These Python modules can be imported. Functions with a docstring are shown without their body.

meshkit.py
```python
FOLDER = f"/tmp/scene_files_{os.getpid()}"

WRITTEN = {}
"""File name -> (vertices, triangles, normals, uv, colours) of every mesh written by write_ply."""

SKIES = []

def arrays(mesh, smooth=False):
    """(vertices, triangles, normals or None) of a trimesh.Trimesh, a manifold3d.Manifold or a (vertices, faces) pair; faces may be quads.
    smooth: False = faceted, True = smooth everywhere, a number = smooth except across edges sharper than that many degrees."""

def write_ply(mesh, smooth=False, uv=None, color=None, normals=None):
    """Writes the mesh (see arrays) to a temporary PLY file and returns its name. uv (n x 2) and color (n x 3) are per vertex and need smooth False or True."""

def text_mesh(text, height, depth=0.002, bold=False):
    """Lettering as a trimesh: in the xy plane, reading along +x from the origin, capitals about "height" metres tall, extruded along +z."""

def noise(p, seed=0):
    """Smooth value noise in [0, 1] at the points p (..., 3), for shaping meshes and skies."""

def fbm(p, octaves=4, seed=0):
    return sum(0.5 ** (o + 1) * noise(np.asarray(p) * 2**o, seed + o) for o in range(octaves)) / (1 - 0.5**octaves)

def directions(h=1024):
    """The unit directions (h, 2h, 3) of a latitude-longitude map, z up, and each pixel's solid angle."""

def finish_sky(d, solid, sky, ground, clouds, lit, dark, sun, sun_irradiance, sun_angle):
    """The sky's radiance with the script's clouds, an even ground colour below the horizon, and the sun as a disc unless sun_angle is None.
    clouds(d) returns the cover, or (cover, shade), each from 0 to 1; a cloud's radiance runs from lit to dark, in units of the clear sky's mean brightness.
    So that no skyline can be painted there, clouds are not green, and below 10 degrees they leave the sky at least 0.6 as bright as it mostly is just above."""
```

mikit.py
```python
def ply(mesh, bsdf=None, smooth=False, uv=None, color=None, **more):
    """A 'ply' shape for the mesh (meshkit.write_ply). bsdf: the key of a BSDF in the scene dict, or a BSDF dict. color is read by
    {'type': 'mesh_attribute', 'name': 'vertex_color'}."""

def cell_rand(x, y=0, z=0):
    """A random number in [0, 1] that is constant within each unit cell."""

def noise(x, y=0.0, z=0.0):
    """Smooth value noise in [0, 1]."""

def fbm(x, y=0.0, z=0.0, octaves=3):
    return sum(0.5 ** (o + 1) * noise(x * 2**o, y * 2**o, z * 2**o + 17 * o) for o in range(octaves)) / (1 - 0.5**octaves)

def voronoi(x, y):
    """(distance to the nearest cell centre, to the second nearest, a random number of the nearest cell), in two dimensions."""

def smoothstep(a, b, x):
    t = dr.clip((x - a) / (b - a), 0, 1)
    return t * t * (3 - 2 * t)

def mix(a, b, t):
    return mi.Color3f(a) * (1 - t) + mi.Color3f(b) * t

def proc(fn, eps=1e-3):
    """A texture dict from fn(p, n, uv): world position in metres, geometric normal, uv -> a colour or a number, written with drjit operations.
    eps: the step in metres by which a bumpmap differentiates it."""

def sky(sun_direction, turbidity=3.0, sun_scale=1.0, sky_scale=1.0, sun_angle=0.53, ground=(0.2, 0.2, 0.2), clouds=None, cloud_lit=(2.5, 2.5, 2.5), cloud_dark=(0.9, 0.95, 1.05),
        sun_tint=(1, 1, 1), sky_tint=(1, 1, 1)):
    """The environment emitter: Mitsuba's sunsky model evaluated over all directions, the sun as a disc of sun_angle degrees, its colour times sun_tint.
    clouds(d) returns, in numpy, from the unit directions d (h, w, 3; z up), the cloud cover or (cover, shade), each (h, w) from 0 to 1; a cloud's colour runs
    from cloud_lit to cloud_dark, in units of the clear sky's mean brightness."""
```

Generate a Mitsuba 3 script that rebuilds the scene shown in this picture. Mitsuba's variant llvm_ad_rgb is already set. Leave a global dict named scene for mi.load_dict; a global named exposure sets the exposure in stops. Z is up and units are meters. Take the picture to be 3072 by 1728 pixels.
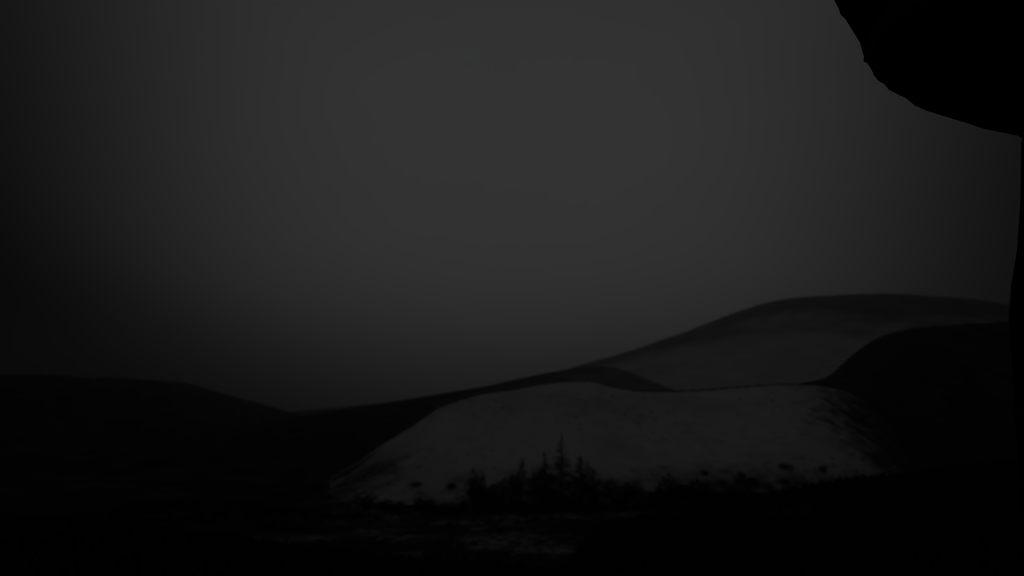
import math, numpy as np, trimesh, mitsuba as mi, mikit, meshkit
from shapely.geometry import Polygon

# ------------------------------------------------------------------ camera, sky, exposure
PITCH = math.radians(10.71)
EYE = np.array([0.0, 0.0, 18.0])
exposure = 1.3
T = mi.ScalarTransform4f
scene, labels = {}, {}
scene['camera'] = {
    'type': 'thinlens', 'fov': 65.0, 'fov_axis': 'x', 'near_clip': 0.05, 'far_clip': 20000.0,
    'aperture_radius': 0.0088, 'focus_distance': 4.4,
    'to_world': T().look_at(origin=EYE.tolist(), target=(EYE + [0, math.cos(PITCH), math.sin(PITCH)]).tolist(), up=[0, 0, 1]),
    'medium': {'type': 'ref', 'id': 'air'}}


def night_clouds(d):
    """Thick cloud with one broad moonlit band that runs from straight ahead up over the zenith."""
    side = np.degrees(np.arcsin(np.clip(d[..., 0], -1, 1))) - 0.3
    up = np.degrees(np.arctan2(d[..., 2], d[..., 1]))            # 0 ahead at the horizon, 90 overhead, 180 behind
    wide = 26.6 + 33.4 / (1 + np.exp(-(up - 58) / 9.0)) / (1 + np.exp((up - 150) / 12.0))
    across = np.exp(-(np.abs(side) / wide) ** 3.7)
    rise = 1 / (1 + np.exp(-(up - 5.5 - 0.008 * side ** 2 * (side < 0)) / 2.7))
    fall = (0.74 + 0.26 * np.exp(-(np.maximum(up - 20, 0) / 14.0) ** 2)) * np.exp(-(np.maximum(up - 40, 0) / 110.0) ** 2)
    drift = 1 + 0.16 * (meshkit.fbm(d * [3.0, 3.0, 6.0] + 5.0, 4, 3) - 0.5)
    glow = np.clip((0.004 + 0.996 * across * rise * fall) * drift, 0, 1)
    return np.ones_like(glow), 1 - glow


scene['sky'] = mikit.sky((0.02, 0.94, 0.34), turbidity=3, sun_scale=0.0, sky_scale=0.227, clouds=night_clouds,
                         cloud_lit=(1.0, 1.0, 1.0), cloud_dark=(0.0, 0.0, 0.0), ground=(0.05, 0.05, 0.05))
scene['air'] = {'type': 'homogeneous', 'albedo': 0.95, 'sigma_t': 0.00025, 'phase': {'type': 'hg', 'g': 0.90}}

# ------------------------------------------------------------------ materials
def rgb(v):
    return [float(x) for x in (v if hasattr(v, '__len__') else (v, v, v))]


def two(d):
    return {'type': 'twosided', 'bsdf': d}


def ground_colour(dark, light, s):
    def fn(p, n, uv):
        a = mikit.fbm(p.x * s, p.y * s, p.z * s, octaves=4)
        b = mikit.noise(p.x * s * 9, p.y * s * 9, p.z * s * 9)
        return mikit.mix(dark, light, mikit.smoothstep(0.25, 0.75, a * 0.75 + b * 0.25))
    return mikit.proc(fn)


def valley_colour(p, n, uv):
    """Pale grazed grass in uneven fields on the valley floor, dark heath everywhere else."""
    import drjit as dr
    wob = (mikit.fbm(p.x * 0.02, p.y * 0.02, 0.0, octaves=4) - 0.5) * 44
    fine = (mikit.fbm(p.x * 0.16, p.y * 0.16, 3.0, octaves=3) - 0.5) * 26
    q = dr.abs(p.x - 8) + wob + fine
    field = 1 - mikit.smoothstep(38, 62, q)
    near = mikit.smoothstep(104, 122, p.y + wob * 0.4)
    a = mikit.fbm(p.x * 0.07, p.y * 0.07, 1.0, octaves=4)
    b = mikit.fbm(p.x * 0.9, p.y * 0.45, 2.0, octaves=4)
    grass = mikit.mix((0.03, 0.03, 0.03), (0.31, 0.31, 0.31), mikit.smoothstep(0.42, 0.76, a * 0.6 + b * 0.4))
    heath = mikit.mix((0.018, 0.019, 0.018), (0.04, 0.042, 0.038), mikit.smoothstep(0.3, 0.7, a))
    return mikit.mix(heath, grass, field * near)


def pasture_colour(p, n, uv):
    """Bleached pale grass; dark heather creeps in from the foot and over the eastern end of the hill."""
    import drjit as dr
    a = mikit.fbm(p.x * 0.03, p.y * 0.03, 0.0, octaves=4)
    b = mikit.fbm(p.x * 0.32, p.y * 0.22, 5.0, octaves=5)
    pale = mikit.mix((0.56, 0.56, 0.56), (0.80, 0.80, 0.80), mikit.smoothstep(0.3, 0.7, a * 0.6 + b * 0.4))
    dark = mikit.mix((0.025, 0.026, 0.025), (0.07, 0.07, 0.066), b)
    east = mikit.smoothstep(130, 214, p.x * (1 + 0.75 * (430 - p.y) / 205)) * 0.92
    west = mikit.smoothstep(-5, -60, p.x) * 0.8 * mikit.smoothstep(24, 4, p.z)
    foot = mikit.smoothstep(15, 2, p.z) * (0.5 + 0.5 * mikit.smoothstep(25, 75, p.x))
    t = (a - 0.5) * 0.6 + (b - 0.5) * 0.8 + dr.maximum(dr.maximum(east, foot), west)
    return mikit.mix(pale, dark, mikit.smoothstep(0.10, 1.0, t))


def mountain_colour(p, n, uv):
    """Pale grass on the lower slopes, heather above an uneven line."""
    import drjit as dr
    a = mikit.fbm(p.x * 0.006, p.y * 0.006, p.z * 0.012, octaves=5)
    b = mikit.fbm(p.x * 0.03, p.y * 0.03, p.z * 0.05, octaves=4)
    grass = mikit.mix((0.50, 0.50, 0.50), (0.76, 0.76, 0.76), b)
    heather = mikit.mix((0.05, 0.05, 0.05), (0.13, 0.13, 0.13), b)
    return mikit.mix(grass, heather, mikit.smoothstep(-45, 45, p.z - 98 - 0.25 * dr.minimum(p.x, 460) + (a - 0.5) * 120 + (b - 0.5) * 60))


scene['heath'] = two({'type': 'diffuse', 'reflectance': ground_colour((0.015, 0.016, 0.015), (0.04, 0.042, 0.038), 0.05)})
scene['far_heath'] = two({'type': 'diffuse', 'reflectance': mikit.proc(mountain_colour)})
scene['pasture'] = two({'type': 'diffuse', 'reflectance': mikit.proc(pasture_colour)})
scene['valley'] = two({'type': 'diffuse', 'reflectance': mikit.proc(valley_colour)})
def moor_colour(p, n, uv):
    """Black heather that thins to grassy moor on the eastern top."""
    a = mikit.fbm(p.x * 0.015, p.y * 0.015, p.z * 0.02, octaves=4)
    b = mikit.fbm(p.x * 0.09, p.y * 0.09, p.z * 0.12, octaves=4)
    heather = mikit.mix((0.015, 0.015, 0.015), (0.045, 0.045, 0.045), b)
    moor = mikit.mix((0.10, 0.10, 0.10), (0.30, 0.30, 0.30), b)
    return mikit.mix(heather, moor, mikit.smoothstep(-60, 110, p.x + (a - 0.5) * 160))


scene['moor'] = two({'type': 'diffuse', 'reflectance': mikit.proc(moor_colour)})
scene['rock'] = two({'type': 'diffuse', 'reflectance': ground_colour((0.02, 0.02, 0.02), (0.06, 0.06, 0.058), 2.2)})
scene['foliage'] = two({'type': 'diffuse', 'reflectance': {'type': 'rgb', 'value': [0.024, 0.025, 0.024]}})
scene['needles'] = two({'type': 'diffuse', 'reflectance': {'type': 'rgb', 'value': [0.022, 0.023, 0.022]}})
scene['bark'] = two({'type': 'diffuse', 'reflectance': ground_colour((0.04, 0.037, 0.034), (0.10, 0.095, 0.088), 3.0)})

# ------------------------------------------------------------------ large structure
def curve(points):
    """A smooth height line through the given (x, z) points."""
    p = np.array(points, float)
    x = np.linspace(p[0, 0], p[-1, 0], 400)
    z = np.interp(x, p[:, 0], p[:, 1])
    k = np.hanning(13); k /= k.sum()
    z = np.convolve(np.pad(z, 6, mode='edge'), k, 'valid')
    return lambda q: np.interp(q, x, z)


def sheet(xs, ys, height):
    X, Y = np.meshgrid(xs, ys, indexing='ij')
    Z = height(X, Y)
    n, m = X.shape
    v = np.stack([X, Y, Z], -1).reshape(-1, 3)
    i = np.arange(n - 1)[:, None] * m + np.arange(m - 1)[None]
    i = i.ravel()
    f = np.vstack([np.stack([i, i + m, i + m + 1], 1), np.stack([i, i + m + 1, i + 1], 1)])
    return trimesh.Trimesh(v, f, process=False)


def structure(name, mesh, bsdf, label, kind='structure', **extra):
    scene[name] = mikit.ply(mesh, bsdf, smooth=True)
    labels[name] = {'label': label, 'kind': kind, **extra}


def rough(X, Y, s, seed, octaves=4):
    return meshkit.fbm(np.stack([X * s, Y * s, X * 0 + seed * 7.3], -1), octaves, seed) - 0.5


def spread(a, b, n, power=1.0):
    t = np.linspace(-1, 1, n)
    return (a + b) / 2 + (b - a) / 2 * np.sign(t) * np.abs(t) ** power


CREST = curve([(-120, 17.2), (-21.47, 16.22), (-15.38, 15.73), (-11.76, 15.52), (-7.53, 15.06), (-5.43, 14.81), (-1.84, 14.41), (1.42, 14.15), (3.8, 14.15), (7.38, 14.49), (11.6, 15.06), (15.37, 15.64), (20.75, 16.22), (120, 17.2)])


def ground_height(X, Y):
    c = CREST(X)
    a = np.clip((Y - 2) / 23.0, 0, 1)
    near = 16.35 * (1 - a) + c * a
    t = np.clip((Y - 25) / 88.0, 0, 1)
    z = np.where(Y < 25, near, c * (1 - t) ** 1.6)
    hill = np.clip(1 - t, 0, 1)
    z = z + rough(X, Y, 0.45, 1) * 0.34 * hill * np.clip((Y + 2) / 8, 0.15, 1) + rough(X, Y, 0.06, 2) * 0.9 * np.clip((Y - 60) / 60, 0, 1)
    return np.where(Y > 1000, z - (Y - 1000) * 0.001, z)


xs = np.unique(np.concatenate([spread(-2900, 2900, 131, 2.4), np.linspace(-30, 30, 121), np.linspace(-150, 150, 151)]))
ys = np.unique(np.concatenate([np.linspace(-40, 40, 161), np.linspace(40, 260, 111), np.geomspace(260, 2900, 50), -np.geomspace(40, 2900, 20)]))
structure('ground', sheet(xs, ys, ground_height), 'valley', 'dark heath slope in the foreground running down to a valley floor with faint pale fields')


def hill(name, line, y_top, y_front, y_back, x0, x1, bsdf, label, amp, scale, power=1.0, nx=260, seed=1, taper=0.0):
    h = curve(line)

    def height(X, Y):
        t = np.where(Y < y_top, (Y - y_front) / (y_top - y_front), (y_back - Y) / (y_back - y_top))
        t = np.clip(t, 0, 1)
        s = np.where(Y < y_top, np.sin(t * np.pi / 2) ** power, t * t * (3 - 2 * t))
        z = h(X * (1 + taper * np.maximum(y_top / np.maximum(Y, 1) - 1, 0))) * s     # a tapering hill narrows towards its foot
        return z + rough(X, Y, scale, seed) * amp * np.clip(s * 2, 0, 1) - 1.5 * (1 - s)
    ys = np.unique(np.concatenate([np.linspace(y_front, y_top, 90), np.linspace(y_top, y_back, 40)]))
    structure(name, sheet(np.linspace(x0, x1, nx), ys, height), bsdf, label)
    return height


FAR = [(-1100, 30), (-689, 61), (-403, 83), (-204, 101), (-71.2, 122.94), (62.5, 153.98), (174.67, 185.23), (287.57, 216.67), (378.66, 248.33), (470.79, 289.33), (556.1, 316.85), (654.31, 326.06), (791.37, 335.29), (926.94, 326.06), (1104.55, 289.33), (1324.09, 239.26), (2400, 120)]
far_h = hill('mountain', FAR, 1800, 1050, 2700, -1100, 2400, 'far_heath', 'hazy far mountain rising to the right behind the pale hill', 16, 0.006, seed=3)
LEFT = [(-1840.0, 35.6), (-1280.0, 75.6), (-852.8, 94.0), (-660.8, 100.42), (-583.2, 99.14), (-531.2, 95.28), (-466.6, 94.0), (-421.3, 91.43), (-388.4, 81.18), (-342.6, 68.43), (-271.1, 49.42), (-206.5, 30.52), (-96.0, 7.6)]
left_h = hill('hill', LEFT, 1040, 800, 1500, -1840, -96, 'heath', 'dim hill at far left beyond the dark ridge', 6, 0.01, seed=4)
RIDGE = [(-1162.5, 0.5), (-461.9, 1.73), (-386.7, 6.13), (-326.8, 11.31), (-274.3, 17.26), (-199.1, 26.96), (-138.8, 38.99), (-85.6, 45.79), (-55.1, 51.86), (-9.2, 60.25), (37.0, 70.21), (64.0, 74.06), (83.2, 71.75), (102.2, 61.77), (128.6, 51.1), (173.6, 32.97), (248.0, 2)]
ridge_h = hill('ridge', RIDGE, 620, 420, 960, -1163, 248, 'moor', 'long black heather ridge climbing from the left behind the pale hill', 4, 0.02, seed=5)
RIGHT = [(30, 2), (82.52, 44.28), (136.29, 51.1), (182.48, 55.67), (213.39, 59.48), (244.49, 64.84), (258.93, 72.52), (269.17, 84.88), (279.23, 94.21), (301.65, 102.03), (340.84, 105.17), (398.79, 108.31), (497.4, 111.46), (900, 120), (1500, 20)]
right_h = hill('spur', RIGHT, 620, 440, 860, 30, 1500, 'heath', 'black shoulder of a steep hill at the right edge', 3, 0.02, seed=6)
DOME = [(-135, -6), (-114.83, -5), (-96.84, -1.0), (-82.11, 6.18), (-64.14, 18.0), (-51.18, 26.3), (-38.14, 35.18), (-16.99, 40.96), (9.57, 44.65), (25.55, 46.77), (41.53, 47.3), (53.18, 44.12), (68.0, 42.01), (89.25, 42.01), (110.58, 43.6), (137.29, 45.71), (161.27, 46.24), (174.38, 43.6), (187.15, 37.27), (196.94, 27.86), (206.14, 12.85), (212.08, -2), (230, -6)]
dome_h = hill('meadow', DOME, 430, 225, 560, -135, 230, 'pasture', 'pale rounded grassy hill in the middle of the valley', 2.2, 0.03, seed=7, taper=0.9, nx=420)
KNOLL = [(2.0, -2), (3.97, 5.8), (6.1, 9.14), (7.39, 10.83), (11.61, 11.72), (15.84, 12.37), (20.95, 13.19), (26.07, 14.01), (28.66, 14.58), (37.23, 15.49), (43.6, 16.16), (54.48, 17.16), (90, 18), (120, 4)]
knoll_h = hill('knoll', KNOLL, 70, 40, 105, 2, 120, 'heath', 'black heath knoll in the right foreground below the pale hill', 0.5, 0.2, seed=8)

# ------------------------------------------------------------------ the rock overhang at the upper right
RIM = [(1.75, 20.35), (1.77, 20.3), (1.78, 20.26), (1.8, 20.24), (1.82, 20.2), (1.84, 20.16), (1.87, 20.1), (1.88, 20.04), (1.885, 20.02), (1.88, 19.99), (1.9, 19.98), (1.91, 19.96), (1.92, 19.94), (1.93, 19.91), (1.95, 19.88), (1.98, 19.86), (2.0, 19.83), (2.05, 19.8), (2.09, 19.78), (2.13, 19.74), (2.19, 19.71), (2.25, 19.69), (2.31, 19.67), (2.4, 19.64), (2.48, 19.61), (2.57, 19.59), (2.66, 19.57), (2.68, 19.555), (2.67, 19.53), (2.63, 19.22), (2.58, 18.95), (2.53, 18.77), (2.50, 18.61), (2.49, 18.39), (2.47, 18.1), (2.46, 17.81), (2.44, 17.53), (2.43, 17.26), (2.41, 16.91), (2.3, 15.4)]
poly = Polygon([(0.9, 22.6), (1.25, 21.9), (1.5, 21.2), (1.66, 20.62)] + RIM + [(7.5, 15.2), (7.2, 18.0), (6.4, 20.5), (5.0, 22.2), (3.0, 23.1), (1.6, 23.2)])
m = trimesh.creation.extrude_polygon(poly, 5.2, engine='earcut')        # x, z outline, extruded along y
v, f = trimesh.remesh.subdivide_to_size(m.vertices, m.faces, 0.16)
m = trimesh.Trimesh(v, f, process=True)
v = np.array(m.vertices)
depth = v[:, 2]                                                          # 0 at the far rim, 5.2 behind the viewer
w = np.stack([v[:, 0], 4.0 - depth, v[:, 1]], -1)
away = np.clip(depth / 0.5, 0, 1)
centre = np.array([4.6, 0, 19.4])
out = (w - centre) * [1, 0, 1]
out /= np.maximum(np.linalg.norm(out, axis=1, keepdims=True), 0.3)
w += out * ((meshkit.fbm(w * 1.6, 4, 11) - 0.72) * 0.5 * away)[:, None]  # hollows and lumps
w[:, 1] += (meshkit.fbm(w * 2.1 + 4, 4, 12) - 0.5) * 0.25 * np.where(depth > 5.1, 1, 0)
scene['rock_overhang'] = mikit.ply(trimesh.Trimesh(w, m.faces[:, ::-1], process=False), 'rock', smooth=35)
labels['rock_overhang'] = {'label': 'black rock overhang with curved ragged edge jutting in at the upper right', 'category': 'rock'}

# ------------------------------------------------------------------ trees and bushes
def floor_at(x, y):
    x, y = np.asarray(x, float), np.asarray(y, float)
    return np.maximum(ground_height(x, y), np.where((y > 226) & (y < 560) & (x > -134) & (x < 229), dome_h(x, y), -9))


def fans(base, direction, length, width, rng, droop=0.25):
    """Flat needle sprays (two triangles each, folded along the middle)."""
    n = len(base)
    d = direction / np.linalg.norm(direction, axis=1, keepdims=True)
    side = np.cross(d, [0, 0, 1.0]); side /= np.maximum(np.linalg.norm(side, axis=1, keepdims=True), 1e-6)
    side = side + rng.normal(0, 0.35, (n, 3))
    mid = base + d * (length * 0.55)[:, None]
    tip = base + d * length[:, None] - np.array([0, 0, 1]) * (length * droop)[:, None]
    a, b = mid + side * (width / 2)[:, None], mid - side * (width / 2)[:, None]
    v = np.stack([base, a, tip, b], 1).reshape(-1, 3)
    i = np.arange(n)[:, None] * 4
    return v, np.vstack([i + [0, 1, 2], i + [0, 2, 3]])


def spruce(seed, height, spread_, thin_top=0.0, ragged=0.3):
    rng = np.random.default_rng(seed)
    t = np.linspace(0, 1, 9)
    lean = rng.normal(0, 0.012, 2) * height
    cx, cy = lean[0] * t ** 2, lean[1] * t ** 2
    r = 0.021 * height * (1 - t) ** 0.9 + 0.03
    a = np.linspace(0, 2 * np.pi, 8, endpoint=False)
    v = np.stack([cx[:, None] + r[:, None] * np.cos(a), cy[:, None] + r[:, None] * np.sin(a), np.repeat((t * height - 0.4)[:, None], 8, 1)], -1).reshape(-1, 3)
    f = [[i * 8 + j, i * 8 + (j + 1) % 8, (i + 1) * 8 + (j + 1) % 8] for i in range(8) for j in range(8)] + [[i * 8 + j, (i + 1) * 8 + (j + 1) % 8, (i + 1) * 8 + j] for i in range(8) for j in range(8)]
    trunk = trimesh.Trimesh(v, f, process=False)
    base, dirs, ln, wd = [], [], [], []
    h = 0.08 * height
    while h < height * 0.985:
        q = h / height
        reach = spread_ * (1 - q) ** (0.85 + thin_top * q) + 0.25
        for k in range(rng.integers(5, 8)):
            if rng.random() < ragged * (0.35 + 0.65 * q):
                continue
            az, up = rng.uniform(0, 2 * np.pi), rng.uniform(-0.25, 0.12) + 0.35 * q
            L = reach * rng.uniform(0.55, 1.12)
            d = np.array([np.cos(az), np.sin(az), up])
            o = np.array([np.interp(q, t, cx), np.interp(q, t, cy), h - 0.4])
            n = max(5, int(L * 5.5))
            for s in np.linspace(0.12, 1, n):
                p = o + d * L * s - [0, 0, 0.16 * L * s * s]
                for side in (-1, 1, 0):
                    tw = az + side * rng.uniform(0.5, 1.0)
                    base.append(p); dirs.append([np.cos(tw), np.sin(tw), up - 0.25]); ln.append(rng.uniform(0.3, 0.6) * (1.25 - 0.6 * s) * min(1, 0.45 + L / 3)); wd.append(rng.uniform(0.16, 0.30))
        h += height * rng.uniform(0.022, 0.034)
    top = np.array([cx[-1], cy[-1], height - 0.5])
    for k in range(14):
        base.append(top - [0, 0, rng.uniform(0, 1.4)]); dirs.append([rng.normal(0, 0.5), rng.normal(0, 0.5), 1]); ln.append(0.5); wd.append(0.14)
    cv, cf = fans(np.array(base), np.array(dirs, float), np.array(ln), np.array(wd), rng)
    return trunk, trimesh.Trimesh(cv, cf, process=False)


def bush(seed, width, height, n=520):
    rng = np.random.default_rng(seed)
    lobes = rng.normal(0, 1, (7, 3)) * [0.24 * width, 0.24 * width, 0.12 * height] + [0, 0, 0.52 * height]
    size = rng.uniform(0.2, 0.38, 7)
    k = rng.integers(0, 7, n)
    u = rng.normal(0, 1, (n, 3)); u /= np.linalg.norm(u, axis=1, keepdims=True)
    p = lobes[k] + u * (size[k] * rng.uniform(0.5, 1.05, n))[:, None] * [width, width, height * 0.9]
    p[:, 2] = np.abs(p[:, 2])
    v, f = fans(p, u + [0, 0, 0.4], rng.uniform(0.3, 0.6, n), rng.uniform(0.2, 0.36, n), rng)
    stems = [trimesh.creation.cylinder(0.05 + 0.01 * width, segment=[[0, 0, -0.4], (lobes[j] * [1, 1, 0.9]).tolist()], sections=5) for j in range(5)]
    return trimesh.util.concatenate(stems), trimesh.Trimesh(v, f, process=False)


def number(name):
    if name not in labels:
        return name
    i = 1
    while f'{name}_{i:03d}' in labels:
        i += 1
    return f'{name}_{i:03d}'


def plant(name, parts, names, mats, x, y, label, category, group=None, turn=0.0, size=(1, 1, 1)):
    key = number(name)
    labels[key] = {'label': label, 'category': category}
    if group:
        labels[key]['group'] = group
    z = float(floor_at(x, y)) - 0.1
    for part, pn, mt in zip(parts, names, mats):
        scene[f'{key}__{pn}'] = {**part, 'bsdf': {'type': 'ref', 'id': mt}, 'to_world': T().translate([float(x), float(y), z]).rotate([0, 0, 1], turn).scale(size)}
    return key


def add_spruce(x, y, height, width, seed, label, **k):
    tr, cr = spruce(seed, height, width, **k)
    plant('spruce_tree', [mikit.ply(tr, 'bark', smooth=True), mikit.ply(cr, 'needles')], ['trunk', 'crown'], ['bark', 'needles'], x, y, label, 'tree')


# tall trees in the clump on the valley floor
add_spruce(13.3, 221, 20.6, 7.4, 21, 'tallest spruce in the middle of the clump with thin ragged tip', thin_top=0.3, ragged=0.08)
add_spruce(8.8, 219, 15.6, 5.0, 22, 'slim dark spruce just left of the tallest tree', thin_top=0.2, ragged=0.12)
add_spruce(18.2, 220, 14.6, 4.4, 23, 'blunt dark spruce just right of the tallest tree', ragged=0.15)
add_spruce(2.6, 220, 13.6, 4.2, 24, 'narrow spruce left of the tallest tree, its tip clear of the trees around it', ragged=0.25)
# rounded trees and bushes one by one: in the clump, along the foot of the pale hill, on the hill itself
rng = np.random.default_rng(5)


def add_small_tree(x, y, height, width, seed, label, n=1500):
    s, l = bush(seed, width, height, n)
    plant('small_tree', [mikit.ply(s, 'bark'), mikit.ply(l, 'foliage')], ['trunk', 'crown'], ['bark', 'foliage'], x, y, label, 'tree')


for i, (x, y, hh, ww, text) in enumerate([
        (-6.6, 222, 6.6, 5.0, 'rounded tree just right of the dense column-shaped tree'),
        (-4.2, 223, 8.4, 5.2, 'rounded tree standing second right of the column-shaped tree'),
        (-1.4, 222, 8.8, 5.4, 'rounded tree midway between the column-shaped tree and the narrow spruce'),
        (0.9, 221, 9.4, 5.2, 'rounded tree hard against the left of the narrow spruce'),
        (5.4, 223, 10.6, 5.6, 'rounded tree between the narrow and the slim spruce'),
        (7.4, 221, 12.4, 6.0, 'rounded tree hard against the left of the slim spruce'),
        (11.4, 223, 13.4, 6.6, 'rounded tree behind the left foot of the tallest spruce'),
        (15.6, 222, 13.8, 6.4, 'rounded tree between the tallest spruce and the blunt one'),
        (20.4, 222, 12.0, 6.0, 'rounded tree just right of the blunt spruce'),
        (23.4, 221, 9.0, 5.2, 'rounded tree second right of the blunt spruce'),
        (26.4, 222, 8.6, 5.4, 'rounded tree third right of the blunt spruce'),
        (29.8, 221, 8.0, 5.4, 'low spreading tree near the right end of the clump'),
        (33.4, 222, 6.4, 5.2, 'smallest rounded tree closing the right end of the clump')]):
    add_small_tree(x, y, hh, ww, 300 + i, text)

add_small_tree(-10.0, 221, 11.2, 4.0, 331, 'dense dark column-shaped tree standing at the left end of the clump', n=2600)
add_small_tree(-9.2, 222, 7.6, 4.6, 332, 'squat dark tree crowding the foot of the column-shaped tree')

shapes = []
for i in range(8):
    s, l = bush(100 + i, 4.2 + 0.5 * (i % 3), 3.2 + 0.45 * (i % 4), 520)
    shapes.append((mikit.ply(s, 'bark'), mikit.ply(l, 'foliage')))


small = []
for i in range(8):
    s, l = bush(140 + i, 2.6 + 0.5 * (i % 3), 1.7 + 0.3 * (i % 4), 300)
    small.append((mikit.ply(s, 'bark'), mikit.ply(l, 'foliage')))


def add_bush(x, y, label, group, i):
    s, l = small[i % 8] if 'slope' in group else shapes[i % 8]
    plant('bush', [s, l], ['stem', 'leaves'], ['bark', 'foliage'], x, y, label, 'bush', group, turn=float(37 * i % 360), size=[float(q) * (1.7 if 'right of the clump' in group and x < 62 else 1.0) for q in rng.uniform(0.65, 1.35, 3)])


k = 0
for x in np.linspace(-9, 36, 18):
    add_bush(x + rng.uniform(-0.8, 0.8), 213 + rng.uniform(-4, 4), 'dark bush packed in front of the trees of the clump', 'bushes in front of the clump of trees', k); k += 1
for x in np.linspace(-40, -12, 10):
    add_bush(x + rng.uniform(-1.2, 1.2), 212 + rng.uniform(-6, 6), 'dark bush in the uneven row left of the clump of trees', 'bushes left of the clump', k); k += 1
for x in np.linspace(38, 82, 18):
    add_bush(x + rng.uniform(-1.2, 1.2), 219 + rng.uniform(-5, 7) + (x - 38) * 0.25, 'dark bush in the uneven row right of the clump of trees', 'bushes right of the clump', k); k += 1
for x, y in [(58.9, 251.7), (69.5, 248.4), (56.3, 243.1), (50.3, 241.4), (84.9, 255.5), (68.2, 244.9), (62.0, 243.1), (71.2, 245.5), (80.1, 244.3), (95.3, 252.5)]:
    add_bush(x, y, 'small dark bush on the lower slope of the pale hill right of the trees', 'bushes on the lower slope at the right', k); k += 1
for x, y in [(-29.3, 250.7), (-17.8, 243.4)]:
    add_bush(x, y, 'small dark bush on the lower slope of the pale hill left of the trees', 'bushes on the lower slope at the left', k); k += 1


# low scrub nobody could count: thickening towards the foot and the right end of the hill
def scrub(name, spots, size, seed, label, n=20):
    rng = np.random.default_rng(seed)
    P, U, L, W = [], [], [], []
    for (x, y), z in zip(spots, floor_at(spots[:, 0], spots[:, 1])):
        s = size * rng.uniform(0.5, 1.3)
        u = rng.normal(0, 1, (n, 3)); u[:, 2] = np.abs(u[:, 2]); u /= np.linalg.norm(u, axis=1, keepdims=True)
        P.append([x, y, z - 0.1] + u * s * [1, 1, 0.7] * rng.uniform(0.2, 1, (n, 1)) * [1, 1, 1]); U.append(u + [0, 0, .3])
        L.append(rng.uniform(0.5, 0.9, n) * s * 0.5); W.append(rng.uniform(0.3, 0.5, n) * s * 0.5)
    v, f = fans(np.vstack(P), np.vstack(U), np.concatenate(L), np.concatenate(W), rng, droop=0.1)
    scene[name] = mikit.ply(trimesh.Trimesh(v, f, process=False), 'foliage')
    labels[name] = {'label': label, 'category': 'scrub', 'kind': 'stuff'}


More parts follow.
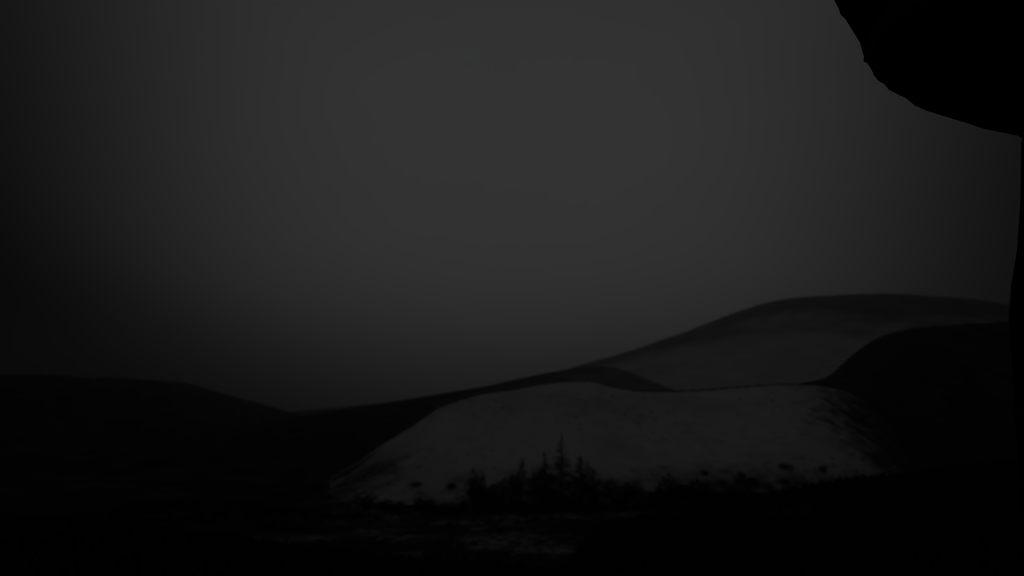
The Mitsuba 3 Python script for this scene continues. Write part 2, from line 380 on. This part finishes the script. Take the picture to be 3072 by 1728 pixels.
rng = np.random.default_rng(8)
c = np.stack([rng.uniform(-110, 200, 60000), rng.uniform(150, 432, 60000)], 1)
z = floor_at(c[:, 0], c[:, 1])
patch = meshkit.fbm(np.stack([c[:, 0] * 0.05, c[:, 1] * 0.05, c[:, 0] * 0], -1), 4, 31)
foot = np.exp(-(np.maximum(c[:, 1] - 210 - 0.25 * np.maximum(c[:, 0] - 20, 0), 0) / 26) ** 2) * (c[:, 1] > 178 + 6 * np.sin(c[:, 0] * 0.15))
east = np.clip((c[:, 0] - 75) / 110, 0, 1)
crest = np.exp(-((c[:, 1] - 398) / 5) ** 2) * np.clip((c[:, 0] - 52) / 16, 0, 1)
few = 0.12 * np.clip((patch - 0.5) * 6, 0, 1)
keep = rng.random(len(c)) < np.clip(0.8 * foot * np.clip((patch - 0.25) * 4, 0.2, 1) + 0.12 * east * np.clip((patch - 0.3) * 4, 0, 1) + 2.2 * crest + few, 0, 2.2) * 0.45
scrub('scrub', c[keep], 1.05, 9, 'low dark scrub spreading over the foot and the right end of the pale hill')

# heather on the near slope and the knoll
n = 22000
hx, hy = rng.uniform(-1, 1, n), 6 + 24 * rng.random(n) ** 0.7
hx = hx * (hy * 0.72 + 1)
ok = ~((hx > 1.5) & (hy < 5))
hx, hy = hx[ok], hy[ok]
hz = ground_height(hx, hy)
u = np.stack([rng.normal(0, 0.4, len(hx)), rng.normal(0, 0.4, len(hx)), np.ones(len(hx))], -1)
v, f = fans(np.stack([hx, hy, hz - 0.03], -1), u, rng.uniform(0.1, 0.32, len(hx)), rng.uniform(0.02, 0.06, len(hx)), rng, droop=0.1)
scene['heather'] = mikit.ply(trimesh.Trimesh(v, f, process=False), 'foliage')
labels['heather'] = {'label': 'black heather and rough grass on the near slope at the bottom', 'category': 'heather', 'kind': 'stuff'}
n = 9000
kx, ky = rng.uniform(4, 62, n), rng.uniform(52, 82, n)
kz = knoll_h(kx, ky)
u = np.stack([rng.normal(0, 0.5, n), rng.normal(0, 0.5, n), np.ones(n)], -1)
v, f = fans(np.stack([kx, ky, kz - 0.05], -1), u, rng.uniform(0.25, 0.7, n), rng.uniform(0.1, 0.25, n), rng, droop=0.1)
scene['bracken'] = mikit.ply(trimesh.Trimesh(v, f, process=False), 'foliage')
labels['bracken'] = {'label': 'black bracken growing over the knoll in the right foreground', 'category': 'bracken', 'kind': 'stuff'}

# ------------------------------------------------------------------ the night haze
scene['haze'] = {'type': 'cube', 'to_world': T().translate([0, 0, 173]).scale([2960, 2960, 187]), 'bsdf': {'type': 'null'}, 'interior': {'type': 'ref', 'id': 'air'}}
labels['haze'] = {'label': 'thin night haze in the air of the valley', 'category': 'haze', 'kind': 'stuff'}
